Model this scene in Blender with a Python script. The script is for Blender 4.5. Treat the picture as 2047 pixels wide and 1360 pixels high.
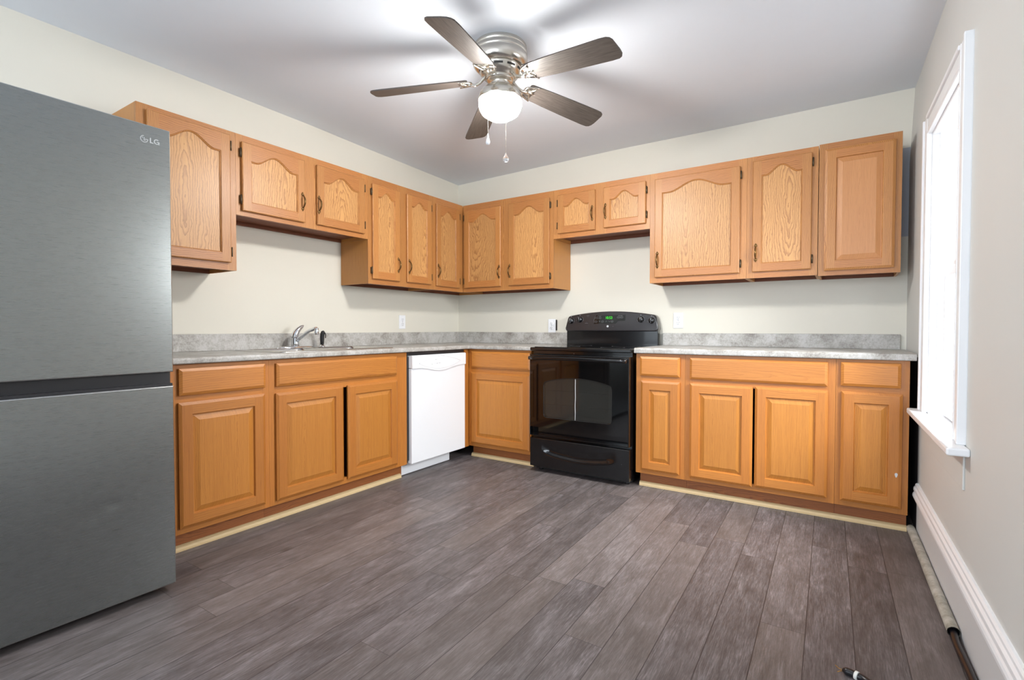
import bpy, bmesh, math, random
from mathutils import Vector, Matrix, Euler
PI = math.pi
R = math.radians
random.seed(7)
for o in list(bpy.data.objects): bpy.data.objects.remove(o)
scene = bpy.context.scene
COL = scene.collection

# ------------------------------------------------------------------ camera, world, lights, exposure
CAM = (3.1559, -3.8537, 1.0494)
yaw, pitch, roll, FPX = 0.5807, -0.0227, 0.0007, 1011.71
fw = Vector((-math.sin(yaw)*math.cos(pitch), math.cos(yaw)*math.cos(pitch), math.sin(pitch)))
r0 = Vector((math.cos(yaw), math.sin(yaw), 0)); u0 = r0.cross(fw)
rr = r0*math.cos(roll)+u0*math.sin(roll); uu = -r0*math.sin(roll)+u0*math.cos(roll)
cd = bpy.data.cameras.new('camera'); cam = bpy.data.objects.new('camera', cd); COL.objects.link(cam)
M = Matrix((rr, uu, -fw)).transposed().to_4x4(); M.translation = CAM
cam.matrix_world = M
cd.sensor_fit = 'HORIZONTAL'; cd.sensor_width = 36; cd.lens = 36*FPX/2047; cd.clip_start = .02
scene.camera = cam

w = bpy.data.worlds.new('daylight'); scene.world = w; w.use_nodes = True
wn = w.node_tree.nodes; bgn = wn['Background']
bgn.inputs[0].default_value = (0.93, 0.97, 1.0, 1); bgn.inputs[1].default_value = 1.1

def area(name, loc, rot, sx, sy, power, col=(1, 1, 1)):
    l = bpy.data.lights.new(name, 'AREA'); l.shape = 'RECTANGLE'; l.size = sx; l.size_y = sy
    l.energy = power; l.color = col
    o = bpy.data.objects.new(name, l); COL.objects.link(o); o.location = loc; o.rotation_euler = rot
    return o
# added soft fill from behind the camera, then daylight at the side window
area('rear_fill_light', (1.9, -5.93, 1.45), (R(90), 0, 0), 2.9, 1.7, 96, (.86, .95, 1.06))
area('daylight_side_window', (4.45, -1.20, 2.00), (0, R(58), 0), 1.5, 1.5, 300, (.95, .98, 1.0))
FAN_EMIT = 190.0

vs = scene.view_settings
vs.view_transform = 'Standard'; vs.look = 'None'; vs.gamma = 1; vs.use_curve_mapping = False
vs.exposure = 0.24

# ------------------------------------------------------------------ material helpers
def lin(c):
    def f(v):
        v /= 255
        return v/12.92 if v <= .04045 else ((v+.055)/1.055)**2.4
    return (f(c[0]), f(c[1]), f(c[2]), 1)
class NT:
    def __init__(s, name):
        s.m = bpy.data.materials.new(name); s.m.use_nodes = True
        s.t = s.m.node_tree; s.t.nodes.clear()
        s.out = s.t.nodes.new('ShaderNodeOutputMaterial')
        s.p = s.t.nodes.new('ShaderNodeBsdfPrincipled'); s.t.links.new(s.p.outputs[0], s.out.inputs[0])
    def n(s, typ, **k):
        n = s.t.nodes.new(typ)
        for a, b in k.items(): setattr(n, a, b)
        return n
    def l(s, a, b): s.t.links.new(a, b)
    def val(s, node, idx, v):
        if isinstance(v, (int, float)): node.inputs[idx].default_value = v
        else: s.l(v, node.inputs[idx])
    def math(s, op, a, b=0.0, c=None):
        n = s.n('ShaderNodeMath', operation=op); s.val(n, 0, a); s.val(n, 1, b)
        if c is not None: s.val(n, 2, c)
        return n.outputs[0]
    def mix(s, f, a, b, mode='MIX'):
        n = s.n('ShaderNodeMix', data_type='RGBA', blend_type=mode)
        s.val(n, 0, f)
        for i, v in ((6, a), (7, b)):
            if isinstance(v, (tuple, list)): n.inputs[i].default_value = v
            else: s.l(v, n.inputs[i])
        return n.outputs[2]
    def comb(s, x, y, z):
        n = s.n('ShaderNodeCombineXYZ')
        for i, v in enumerate((x, y, z)): s.val(n, i, v)
        return n.outputs[0]
    def noise(s, vec, scale, detail=2, rough=.5, dist=0):
        n = s.n('ShaderNodeTexNoise'); s.l(vec, n.inputs['Vector'])
        n.inputs['Scale'].default_value = scale; n.inputs['Detail'].default_value = detail
        n.inputs['Roughness'].default_value = rough; n.inputs['Distortion'].default_value = dist
        return n.outputs[0]
    def ramp(s, f, pts):
        n = s.n('ShaderNodeValToRGB'); s.l(f, n.inputs[0]); e = n.color_ramp.elements
        e[0].position, e[0].color = pts[0]; e[1].position, e[1].color = pts[-1]
        for p, c in pts[1:-1]:
            x = e.new(p); x.color = c
        return n.outputs[0]
    def coord(s, out='Object'):
        tc = s.n('ShaderNodeTexCoord'); sp = s.n('ShaderNodeSeparateXYZ'); s.l(tc.outputs[out], sp.inputs[0])
        return tc.outputs[out], sp.outputs[0], sp.outputs[1], sp.outputs[2]
    def bump(s, h, strength=.1, dist=.002):
        b = s.n('ShaderNodeBump'); b.inputs['Strength'].default_value = strength; b.inputs['Distance'].default_value = dist
        s.l(h, b.inputs['Height']); s.l(b.outputs[0], s.p.inputs['Normal'])
    def set(s, **k):
        for a, v in k.items():
            a = {'rough': 'Roughness', 'metal': 'Metallic', 'base': 'Base Color', 'coat': 'Coat Weight', 'coatr': 'Coat Roughness',
                 'trans': 'Transmission Weight', 'ior': 'IOR', 'emit': 'Emission Color', 'emits': 'Emission Strength', 'spec': 'Specular IOR Level', 'alpha': 'Alpha'}[a]
            if isinstance(v, (int, float, tuple)): s.p.inputs[a].default_value = v
            else: s.l(v, s.p.inputs[a])
        return s

MAT = {}
def simple(name, rgb, rough=.5, metal=0, **k):
    t = NT(name); t.set(base=lin(rgb), rough=rough, metal=metal, **k); MAT[name] = t.m; return t.m
G1 = (1, 1, 1, 1)
def gray(v): return (v, v, v, 1)

def oak(name, light, dark, pore, axis='z', freq=95, k=.10, wob=.02, contrast=1.0, rough=.42, coat=.10, streak=.25):
    """oak: growth rings cut lengthwise (arched figure) plus fine pores; axis = grain direction"""
    t = NT(name); vec, x, y, z = t.coord()
    oi = t.n('ShaderNodeObjectInfo'); rnd = oi.outputs['Random']
    if axis == 'z': u = t.math('ADD', x, y); g = z
    else: u = t.math('ADD', z, t.math('MULTIPLY', y, .7)); g = x
    seed = t.math('MULTIPLY', rnd, 37.0)
    nv = t.comb(t.math('MULTIPLY', u, 9.0), t.math('MULTIPLY', g, 3.2), seed)
    n1 = t.math('SUBTRACT', t.noise(nv, 1.0, 3, .55), .5)
    nv2 = t.comb(t.math('MULTIPLY', u, 60.0), t.math('MULTIPLY', g, 24.0), seed)
    n2 = t.math('SUBTRACT', t.noise(nv2, 1.0, 2, .6), .5)
    a = t.math('SUBTRACT', u, t.math('MULTIPLY', t.math('SUBTRACT', rnd, .5), .16))
    g2 = t.math('SUBTRACT', g, t.math('MULTIPLY', t.math('SUBTRACT', t.math('FRACT', t.math('MULTIPLY', rnd, 7.31)), .5), .9))
    kz = t.math('MULTIPLY', g2, t.math('MULTIPLY', k, t.math('ADD', .6, t.math('MULTIPLY', t.math('FRACT', t.math('MULTIPLY', rnd, 13.7)), 1.1))))
    r2 = t.math('ADD', t.math('MULTIPLY', a, a), t.math('MULTIPLY', kz, kz))
    r = t.math('SQRT', t.math('ADD', r2, .00004))
    r = t.math('ADD', r, t.math('ADD', t.math('MULTIPLY', n1, wob*2.2), t.math('MULTIPLY', n2, wob*.38)))
    fr = t.math('FRACT', t.math('MULTIPLY', r, freq))
    band = t.ramp(fr, [(0, gray(.0)), (.45, gray(.08)), (.76, gray(.7)), (.9, gray(1)), (1.0, gray(0))])
    pv = t.comb(t.math('MULTIPLY', u, 520.0), t.math('MULTIPLY', g, 14.0), seed)
    pn = t.noise(pv, 1.0, 2, .6)
    pores = t.ramp(pn, [(0, gray(0)), (.5, gray(0)), (.72, gray(1)), (1, gray(1))])
    sv = t.comb(t.math('MULTIPLY', u, 140.0), t.math('MULTIPLY', g, 3.0), seed)
    sn = t.noise(sv, 1.0, 3, .6)
    strk = t.ramp(sn, [(0, gray(0)), (.35, gray(0)), (.7, gray(1)), (1, gray(1))])
    c = t.mix(t.math('MULTIPLY', band, contrast), lin(light), lin(dark))
    c = t.mix(t.math('MULTIPLY', strk, streak), c, lin(dark))
    c = t.mix(t.math('MULTIPLY', t.math('MULTIPLY', pores, .42), t.math('ADD', t.math('MULTIPLY', band, .6), .45)), c, lin(pore))
    tone = t.math('ADD', .90, t.math('MULTIPLY', rnd, .16))
    hs = t.n('ShaderNodeHueSaturation'); t.l(c, hs.inputs['Color']); t.l(tone, hs.inputs['Value'])
    t.l(hs.outputs[0], t.p.inputs['Base Color'])
    t.set(rough=rough, coat=coat, coatr=.35)
    t.bump(t.math('SUBTRACT', 1.0, pores), .12, .0006)
    MAT[name] = t.m
# uppers: yellower oak with a strong figure
oak('oak_panel', (206, 155, 96), (154, 102, 57), (112, 70, 38), 'z', 80, .10, .034, .85)
oak('oak_frame_vertical', (192, 134, 74), (148, 92, 46), (124, 74, 36), 'z', 130, .03, .016, .75)
oak('oak_frame_horizontal', (190, 128, 70), (144, 86, 42), (122, 72, 34), 'x', 110, .07, .018, .8)
oak('oak_side', (190, 132, 68), (162, 104, 48), (136, 82, 38), 'z', 60, .03, .02, .35)
# base cabinets: oranger, quieter
oak('honey_oak_panel', (196, 130, 54), (164, 98, 34), (128, 70, 26), 'z', 160, .02, .014, .4, streak=.45)
oak('honey_oak_vertical', (190, 121, 50), (160, 92, 34), (118, 64, 24), 'z', 150, .02, .010, .35, streak=.35)
oak('honey_oak_horizontal', (194, 126, 54), (164, 96, 36), (120, 66, 26), 'x', 90, .06, .018, .4, streak=.35)
oak('rosy_oak_panel', (200, 142, 90), (176, 114, 66), (134, 82, 44), 'z', 200, .02, .012, .3, streak=.35)
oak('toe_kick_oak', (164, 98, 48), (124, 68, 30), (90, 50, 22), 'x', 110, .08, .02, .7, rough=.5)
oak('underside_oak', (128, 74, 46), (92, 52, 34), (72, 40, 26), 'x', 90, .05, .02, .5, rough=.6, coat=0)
oak('pine_moulding', (214, 190, 146), (196, 168, 120), (176, 148, 104), 'x', 120, .03, .01, .4, rough=.55, coat=0)
simple('cabinet_dark_interior', (46, 32, 22), .8)

t = NT('laminate_counter'); vec, x, y, z = t.coord()
n1 = t.noise(vec, 9, 5, .65, .4); n2 = t.noise(vec, 85, 4, .7)
mp = t.comb(t.math('MULTIPLY', x, 300), t.math('MULTIPLY', y, 300), t.math('MULTIPLY', z, 60)); n3 = t.noise(mp, 1, 3, .7)
f = t.math('ADD', t.math('ADD', t.math('MULTIPLY', n1, .55), t.math('MULTIPLY', n2, .3)), t.math('MULTIPLY', n3, .25))
c = t.ramp(f, [(0, lin((100, 96, 92))), (.42, lin((128, 123, 117))), (.52, lin((163, 160, 154))), (.62, lin((188, 187, 184))), (1, lin((206, 205, 202)))])
t.set(base=c, rough=.42); MAT['laminate_counter'] = t.m

t = NT('laminate_planks'); vec, x, y, z = t.coord()
xr = t.math('ADD', x, t.math('MULTIPLY', y, .0205)); xs = t.math('ADD', xr, -2.459 + .14*30)
cq = t.math('DIVIDE', xs, .14); colm = t.math('FLOOR', cq); cf = t.math('FRACT', cq)
wnz = t.n('ShaderNodeTexWhiteNoise', noise_dimensions='1D'); t.l(colm, wnz.inputs['W'])
ys = t.math('ADD', t.math('ADD', y, 20.0), t.math('MULTIPLY', wnz.outputs['Value'], 1.3)); rq = t.math('DIVIDE', ys, 1.22)
row = t.math('FLOOR', rq); rf = t.math('FRACT', rq)
wn2 = t.n('ShaderNodeTexWhiteNoise', noise_dimensions='2D'); t.l(t.comb(colm, row, 0), wn2.inputs['Vector']); pr = wn2.outputs['Value']
seed = t.math('MULTIPLY', pr, 50)
gx = t.comb(t.math('MULTIPLY', xr, 16), t.math('MULTIPLY', y, 4.5), seed); b1 = t.noise(gx, 1, 4, .6, .6)
gf = t.comb(t.math('MULTIPLY', xr, 330), t.math('MULTIPLY', y, 20), seed); b2 = t.noise(gf, 1, 4, .75)
gw = t.comb(t.math('MULTIPLY', xr, 90), t.math('MULTIPLY', y, 5), seed); b3 = t.noise(gw, 1, 4, .65, .8)
f = t.math('ADD', t.math('ADD', t.math('MULTIPLY', b1, .36), t.math('MULTIPLY', b2, .46)), t.math('MULTIPLY', b3, .24))
c = t.ramp(f, [(0, lin((38, 34, 34))), (.38, lin((58, 53, 53))), (.48, lin((80, 74, 74))), (.57, lin((102, 96, 97))), (.68, lin((134, 129, 130))), (1, lin((148, 144, 144)))])
warm = t.mix(t.math('MULTIPLY', t.math('FRACT', t.math('MULTIPLY', pr, 5.3)), .3), c, lin((120, 109, 101)), 'MIX')
hs = t.n('ShaderNodeHueSaturation'); t.l(warm, hs.inputs['Color']); t.l(t.math('ADD', .86, t.math('MULTIPLY', pr, .28)), hs.inputs['Value'])
kn = t.n('ShaderNodeTexVoronoi'); t.l(t.comb(t.math('MULTIPLY', xr, 3.2), t.math('MULTIPLY', y, 1.9), 0), kn.inputs['Vector']); kn.inputs['Scale'].default_value = 1
knm = t.ramp(kn.outputs['Distance'], [(0, gray(.75)), (.035, gray(.5)), (.09, gray(0)), (1, gray(0))])
c2 = t.mix(knm, hs.outputs[0], lin((58, 50, 47)))
e1 = t.math('MINIMUM', cf, t.math('SUBTRACT', 1, cf)); g1 = t.math('LESS_THAN', e1, .011)
e2 = t.math('MINIMUM', rf, t.math('SUBTRACT', 1, rf)); g2 = t.math('LESS_THAN', e2, .0009)
gm = t.math('MAXIMUM', g1, t.math('MULTIPLY', g2, .7))
c3 = t.mix(t.math('MULTIPLY', gm, .8), c2, lin((38, 33, 33)))
t.set(base=c3, rough=t.math('ADD', .36, t.math('MULTIPLY', b2, .22)))
t.bump(t.math('SUBTRACT', t.math('MULTIPLY', b2, .25), gm), .35, .0015); MAT['laminate_planks'] = t.m

def paint(name, rgb, rough=.6, bumpn=.06):
    t = NT(name); vec, x, y, z = t.coord()
    n = t.noise(vec, 2.2, 4, .6); n2 = t.noise(vec, 220, 2, .5)
    a = lin(rgb); b = tuple(v*.94 for v in a[:3])+(1,)
    t.set(base=t.mix(n, a, b), rough=rough); t.bump(n2, bumpn, .001); MAT[name] = t.m
paint('beige_wall_paint', (221, 218, 206))
paint('right_wall_paint', (211, 211, 207))
paint('ceiling_paint', (231, 238, 247), .75)
paint('white_trim_paint', (240, 241, 243), .35)
paint('patch_primer', (176, 181, 190), .7)
paint('old_wall_with_shade', (44, 40, 42), .8)  # unpainted old wall, with the shadow of the cabinet gap in its colour
paint('baseboard_grey_paint', (214, 214, 214), .5)
simple('vinyl_white', (244, 246, 248), .3)
simple('plastic_white', (232, 235, 239), .3)
simple('slot_dark', (40, 38, 36), .5)
t = NT('glass_clear'); t.set(base=gray(.9), rough=.02)
tr = t.n('ShaderNodeBsdfTransparent'); mx = t.n('ShaderNodeMixShader'); mx.inputs[0].default_value = .94
t.l(t.p.outputs[0], mx.inputs[1]); t.l(tr.outputs[0], mx.inputs[2]); t.l(mx.outputs[0], t.out.inputs[0]); MAT['glass_clear'] = t.m
simple('chrome', (225, 228, 232), .08, 1)
t = NT('stainless_sink'); vec, x, y, z = t.coord(); t.set(base=lin((205, 205, 204)), metal=1, rough=.26); MAT['stainless_sink'] = t.m
simple('black_rubber', (22, 22, 24), .45)
simple('antique_brass', (120, 92, 56), .38, .9)
simple('hinge_bronze', (96, 84, 66), .4, .8)
simple('brushed_nickel', (214, 209, 200), .26, 1)
simple('dark_slot_metal', (60, 58, 56), .5, .5)

t = NT('brushed_steel'); vec, x, y, z = t.coord()
n = t.noise(t.comb(t.math('MULTIPLY', x, 20), t.math('MULTIPLY', y, 20), t.math('MULTIPLY', z, 1400)), 1, 2, .6)
t.set(base=t.mix(n, lin((145, 149, 148)), lin((151, 155, 154))), metal=.95, rough=t.math('ADD', .25, t.math('MULTIPLY', n, .06)))
MAT['brushed_steel'] = t.m
simple('steel_edge', (190, 192, 192), .3, 1)
simple('fridge_side_grey', (92, 94, 96), .5, .3)
simple('fridge_recess_black', (38, 38, 41), .38)

def enamel(name, rgb, rough, specks=True):
    t = NT(name); vec, x, y, z = t.coord(); c = lin(rgb)
    if specks:
        v = t.n('ShaderNodeTexVoronoi'); t.l(vec, v.inputs['Vector']); v.inputs['Scale'].default_value = 26
        m = t.math('LESS_THAN', v.outputs['Distance'], .045)
        n = t.noise(vec, 5, 2, .5); m2 = t.math('GREATER_THAN', n, .60)
        cc = t.mix(t.math('MULTIPLY', m, m2), c, lin((170, 172, 175)))
        t.set(base=cc)
    else: t.set(base=c)
    t.set(rough=rough, coat=.4, coatr=.05); MAT[name] = t.m
enamel('black_enamel', (12, 12, 14), .16)
enamel('black_glass', (6, 6, 7), .04, False)
enamel('black_panel_plastic', (44, 42, 44), .22, False)
simple('oven_cavity', (165, 165, 160), .5)
simple('rack_steel', (170, 170, 168), .3, 1)
simple('white_marking', (205, 207, 210), .5)
simple('grey_marking', (120, 122, 126), .5)
simple('drip_white', (200, 202, 204), .5)
t = NT('oven_window_glass'); t.set(base=lin((50, 50, 47)), rough=.06, coat=1.0)
tr = t.n('ShaderNodeBsdfTransparent'); tr.inputs[0].default_value = gray(.7); mx = t.n('ShaderNodeMixShader'); mx.inputs[0].default_value = .5
t.l(t.p.outputs[0], mx.inputs[1]); t.l(tr.outputs[0], mx.inputs[2]); t.l(mx.outputs[0], t.out.inputs[0]); MAT['oven_window_glass'] = t.m
t = NT('green_digits'); t.set(base=lin((10, 60, 10)), emit=lin((60, 235, 40)), emits=1.1); MAT['green_digits'] = t.m
t = NT('lit_frosted_globe'); t.set(base=lin((255, 250, 240)), rough=.3, emit=(1.0, .965, .92, 1), emits=FAN_EMIT); MAT['lit_frosted_globe'] = t.m
t = NT('fan_blade_wood'); vec, x, y, z = t.coord()
n = t.noise(t.comb(t.math('MULTIPLY', x, 9), t.math('MULTIPLY', y, 190), z), 1, 4, .65)
t.set(base=t.ramp(n, [(0, lin((44, 39, 36))), (.4, lin((62, 56, 52))), (.6, lin((82, 75, 70))), (1, lin((104, 97, 90)))]), rough=.5); MAT['fan_blade_wood'] = t.m
t = NT('painted_pipe'); vec, x, y, z = t.coord(); n = t.noise(vec, 14, 5, .7)
t.set(base=t.ramp(n, [(0, lin((110, 106, 94))), (.38, lin((146, 143, 130))), (.55, lin((178, 176, 166))), (1, lin((220, 219, 214)))]), rough=.6); MAT['painted_pipe'] = t.m
simple('cable_black', (20, 19, 24), .3)
simple('tape_white', (225, 226, 222), .5)
simple('copper_wire', (170, 130, 70), .4, .7)
simple('clear_acrylic', (235, 240, 245), .05, trans=.9, ior=1.45)

# ------------------------------------------------------------------ mesh helpers
class MB:
    def __init__(s): s.v = []; s.f = []; s.m = []; s.sm = []
    def add(s, verts, faces, mat=0, smooth=False):
        o = len(s.v); s.v += [tuple(p) for p in verts]
        for f in faces: s.f.append([i+o for i in f]); s.m.append(mat); s.sm.append(smooth)
        return s
    def box(s, x0, x1, y0, y1, z0, z1, mat=0, bev=0):
        if x0 > x1: x0, x1 = x1, x0
        if y0 > y1: y0, y1 = y1, y0
        if z0 > z1: z0, z1 = z1, z0
        if bev:
            bm = bmesh.new(); bmesh.ops.create_cube(bm, size=1)
            for v in bm.verts:
                v.co = ((x0+x1)/2+v.co.x*(x1-x0), (y0+y1)/2+v.co.y*(y1-y0), (z0+z1)/2+v.co.z*(z1-z0))
            bmesh.ops.bevel(bm, geom=bm.edges[:], offset=bev, segments=2, profile=.5, affect='EDGES')
            s.bm(bm, mat); return s
        v = [(x, y, z) for z in (z0, z1) for y in (y0, y1) for x in (x0, x1)]
        return s.add(v, [(0, 2, 3, 1), (4, 5, 7, 6), (0, 1, 5, 4), (2, 6, 7, 3), (0, 4, 6, 2), (1, 3, 7, 5)], mat)
    def bm(s, bm, mat=0, smooth=False, M=None):
        bm.verts.index_update()
        vs_ = [tuple((M @ v.co) if M else v.co) for v in bm.verts]
        s.add(vs_, [[v.index for v in f.verts] for f in bm.faces], mat, smooth); bm.free()
    def loft(s, loops, mat=0, smooth=False, cap0=False, cap1=False, closed=True):
        n = len(loops[0]); o = len(s.v)
        for L in loops: s.v += [tuple(p) for p in L]
        for k in range(len(loops)-1):
            for i in range(n if closed else n-1):
                j = (i+1) % n
                s.f.append([o+k*n+i, o+k*n+j, o+(k+1)*n+j, o+(k+1)*n+i]); s.m.append(mat); s.sm.append(smooth)
        if cap0: s.f.append([o+i for i in range(n)][::-1]); s.m.append(mat); s.sm.append(False)
        if cap1: s.f.append([o+(len(loops)-1)*n+i for i in range(n)]); s.m.append(mat); s.sm.append(False)
        return s
    def lathe(s, prof, c=(0, 0, 0), seg=48, axis='z', mat=0, smooth=True):
        loops = []
        for r, h in prof:
            L = []
            for i in range(seg):
                a = 2*PI*i/seg; p, q = r*math.cos(a), r*math.sin(a)
                L.append({'z': (c[0]+p, c[1]+q, c[2]+h), 'y': (c[0]+p, c[1]+h, c[2]-q), 'x': (c[0]+h, c[1]+p, c[2]+q)}[axis])
            loops.append(L)
        return s.loft(loops, mat, smooth, prof[0][0] > 1e-5, prof[-1][0] > 1e-5)
    def tube(s, pts, r, seg=12, mat=0, cap=True, flat=None):
        pts = [Vector(p) for p in pts]; n = len(pts)
        rs = r if isinstance(r, (list, tuple)) else [r]*n
        loops = []; prev = None
        for i, p in enumerate(pts):
            t = (pts[min(i+1, n-1)]-pts[max(i-1, 0)]).normalized()
            if prev is None:
                a = Vector((0, 0, 1)) if abs(t.z) < .9 else Vector((1, 0, 0)); nrm = t.cross(a).normalized()
            else: nrm = (prev-t*prev.dot(t)).normalized()
            prev = nrm; b = t.cross(nrm)
            loops.append([p+nrm*rs[i]*math.cos(2*PI*k/seg)+b*rs[i]*math.sin(2*PI*k/seg) for k in range(seg)])
        return s.loft(loops, mat, True, cap, cap)
    def prism(s, poly, y0, y1, mat=0, bev=0):
        """poly in (x,z), extruded along y from y0 to y1"""
        a = [(x, y0, z) for x, z in poly]; b = [(x, y1, z) for x, z in poly]
        return s.loft([a, b], mat, False, True, True)
    def obj(s, name, mats, parent=None, center=True):
        me = bpy.data.meshes.new(name)
        v = [Vector(p) for p in s.v]; c = Vector((0, 0, 0))
        if center and v:
            lo = Vector([min(p[i] for p in v) for i in range(3)]); hi = Vector([max(p[i] for p in v) for i in range(3)])
            c = (lo+hi)/2
            if center == 'base': c.z = lo.z
        me.from_pydata([p-c for p in v], [], s.f)
        if isinstance(mats, str): mats = [mats]
        for m in mats: me.materials.append(MAT[m])
        for p, mi, smo in zip(me.polygons, s.m, s.sm): p.material_index = mi; p.use_smooth = smo
        b = bmesh.new(); b.from_mesh(me); bmesh.ops.recalc_face_normals(b, faces=b.faces); b.to_mesh(b and me); b.free()
        me.update()
        o = bpy.data.objects.new(name, me); COL.objects.link(o); o.location = c
        if parent: o.parent = parent
        return o
def sub(mb, name, mats, parent):
    """child of a mesh part whose own origin is already shifted: coordinates given in the thing's space"""
    o = mb.obj(name, mats, parent); o.location = Vector(o.location)-Vector(parent.location); return o
def thing(name, label, cat, loc=(0, 0, 0), rz=0, group=None):
    o = bpy.data.objects.new(name, None); COL.objects.link(o); o.location = loc; o.rotation_euler = (0, 0, rz)
    o.empty_display_size = .1; o['label'] = label; o['category'] = cat
    if group: o['group'] = group
    return o
def tag(o, label, cat, group=None):
    o['label'] = label; o['category'] = cat
    if group: o['group'] = group
    return o
def struct(o): o['kind'] = 'structure'; return o
def copy_tree(o, parent=None):
    c = o.copy(); COL.objects.link(c); c.parent = parent
    for ch in list(o.children): copy_tree(ch, c)
    return c
def text_mb(body, size, depth=.0006, font_bold=False):
    cu = bpy.data.curves.new('tmp', 'FONT'); cu.body = body; cu.size = size; cu.extrude = depth; cu.align_x = 'CENTER'; cu.align_y = 'CENTER'
    ob = bpy.data.objects.new('tmp', cu); me = bpy.data.meshes.new_from_object(ob)
    vv = [v.co.copy() for v in me.vertices]; ff = [list(p.vertices) for p in me.polygons]
    bpy.data.objects.remove(ob); bpy.data.curves.remove(cu); bpy.data.meshes.remove(me)
    return vv, ff
def add_text(mb, body, size, x, y, z, mat=0, sx=1.0, ang=0):
    """text standing in the xz plane facing -y"""
    vv, ff = text_mb(body, size)
    ca, sa = math.cos(ang), math.sin(ang)
    mb.add([(x+(v.x*sx)*ca-v.y*sa, y-v.z, z+(v.x*sx)*sa+v.y*ca) for v in vv], ff, mat)

# ------------------------------------------------------------------ room shell
RA = .022
def rw_empty(name): pass
RWX, RWROT = 3.470, -PI/2+RA          # right wall frame: local x runs away from the corner, -y into the room
def rwobj(o):
    p = Vector(o.location); Mz = Matrix.Rotation(RWROT, 4, 'Z'); o.location = Mz @ p+Vector((RWX, 0, 0)); o.rotation_euler = (0, 0, RWROT); return o
REAR = -5.6
m = MB(); m.box(-.12, 3.75, REAR-.1, .12, -.06, 0); struct(m.obj('floor', 'laminate_planks', center=False))
# ceiling: slightly sagging in the far corner
m = MB(); NX, NY = 24, 36; g = []
for j in range(NY+1):
    for i in range(NX+1):
        x = -.12+i*(3.87/NX); y = .12+j*((REAR-.22)/NY)
        d = math.hypot(max(x, 0), max(-y, 0)); zz = 2.440+.034*min(1, d/1.6)**1 if d < 1.6 else 2.474
        zz += .012*min(1, max(0, (-y-1.2)/1.2))*max(0, 1-x/3.4)
        zz += .008*max(0, min(1, (x-2.4)/1.0))
        g.append((x, y, zz))
m.add(g, [(j*(NX+1)+i, j*(NX+1)+i+1, (j+1)*(NX+1)+i+1, (j+1)*(NX+1)+i) for j in range(NY) for i in range(NX)], 0, True)
top = [(p[0], p[1], 2.62) for p in g]; m.add([top[0], top[NX], top[-1], top[NY*(NX+1)]], [(0, 1, 2, 3)])
struct(m.obj('ceiling', 'ceiling_paint', center=False))
m = MB(); m.box(-.12, 0, REAR, .12, 0, 2.56); struct(m.obj('wall_left', 'beige_wall_paint', center=False))
m = MB(); xs = [0, 3.430, 3.62]; zs = [0, 1.605, 2.135, 2.56]
for i in range(2):
    for j in range(3):
        m.add([(xs[i], 0, zs[j]), (xs[i+1], 0, zs[j]), (xs[i+1], 0, zs[j+1]), (xs[i], 0, zs[j+1])], [(0, 1, 2, 3)], 1 if (i == 1 and j == 1) else 0)
m.add([(0, .12, 0), (3.62, .12, 0), (3.62, .12, 2.56), (0, .12, 2.56), (0, 0, 0), (3.62, 0, 0), (3.62, 0, 2.56), (0, 0, 2.56)], [(0, 3, 2, 1), (0, 1, 5, 4), (3, 7, 6, 2), (0, 4, 7, 3), (1, 2, 6, 5)])
struct(m.obj('wall_back', ['beige_wall_paint', 'patch_primer'], center=False))
WD0, WD1, WZ0, WZ1 = .80, 1.49, .632, 1.96
m = MB()
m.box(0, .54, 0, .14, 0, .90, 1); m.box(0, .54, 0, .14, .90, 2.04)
m.box(.54, WD0, 0, .14, 0, 2.04); m.box(WD1, 5.7, 0, .14, 0, 2.04)
m.box(WD0, WD1, 0, .14, 0, WZ0); m.box(WD0, WD1, 0, .14, WZ1, 2.04)
v = [(x, y, z) for z in (2.04, 2.56) for y in (0, .14) for x in (-.02, 5.7)]
v = [(x, y+(.024 if z > 2.5 else 0), z) for x, y, z in v]
m.add(v, [(0, 2, 3, 1), (4, 5, 7, 6), (0, 1, 5, 4), (2, 6, 7, 3), (0, 4, 6, 2), (1, 3, 7, 5)])
struct(rwobj(m.obj('wall_right', ['right_wall_paint', 'old_wall_with_shade'], center=False)))
# rear wall behind the camera; its wide window is added for the fill light
m = MB(); y0, y1 = REAR-.12, REAR
m.box(-.12, .45, y0, y1, 0, 2.56); m.box(3.35, 3.75, y0, y1, 0, 2.56); m.box(.45, 3.35, y0, y1, 0, .6); m.box(.45, 3.35, y0, y1, 2.3, 2.56)
struct(m.obj('wall_rear', 'beige_wall_paint', center=False))
m = MB()
for x in (.45, 1.40, 2.36, 3.29): m.box(x, x+.06, y0+.03, y1-.02, .6, 2.3)
for z in (.6, 1.42, 2.25): m.box(.45, 3.35, y0+.03, y1-.02, z, z+.05)
struct(m.obj('added_rear_window', 'white_trim_paint'))  # unseen window frame, added around the opening for the fill light

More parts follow.
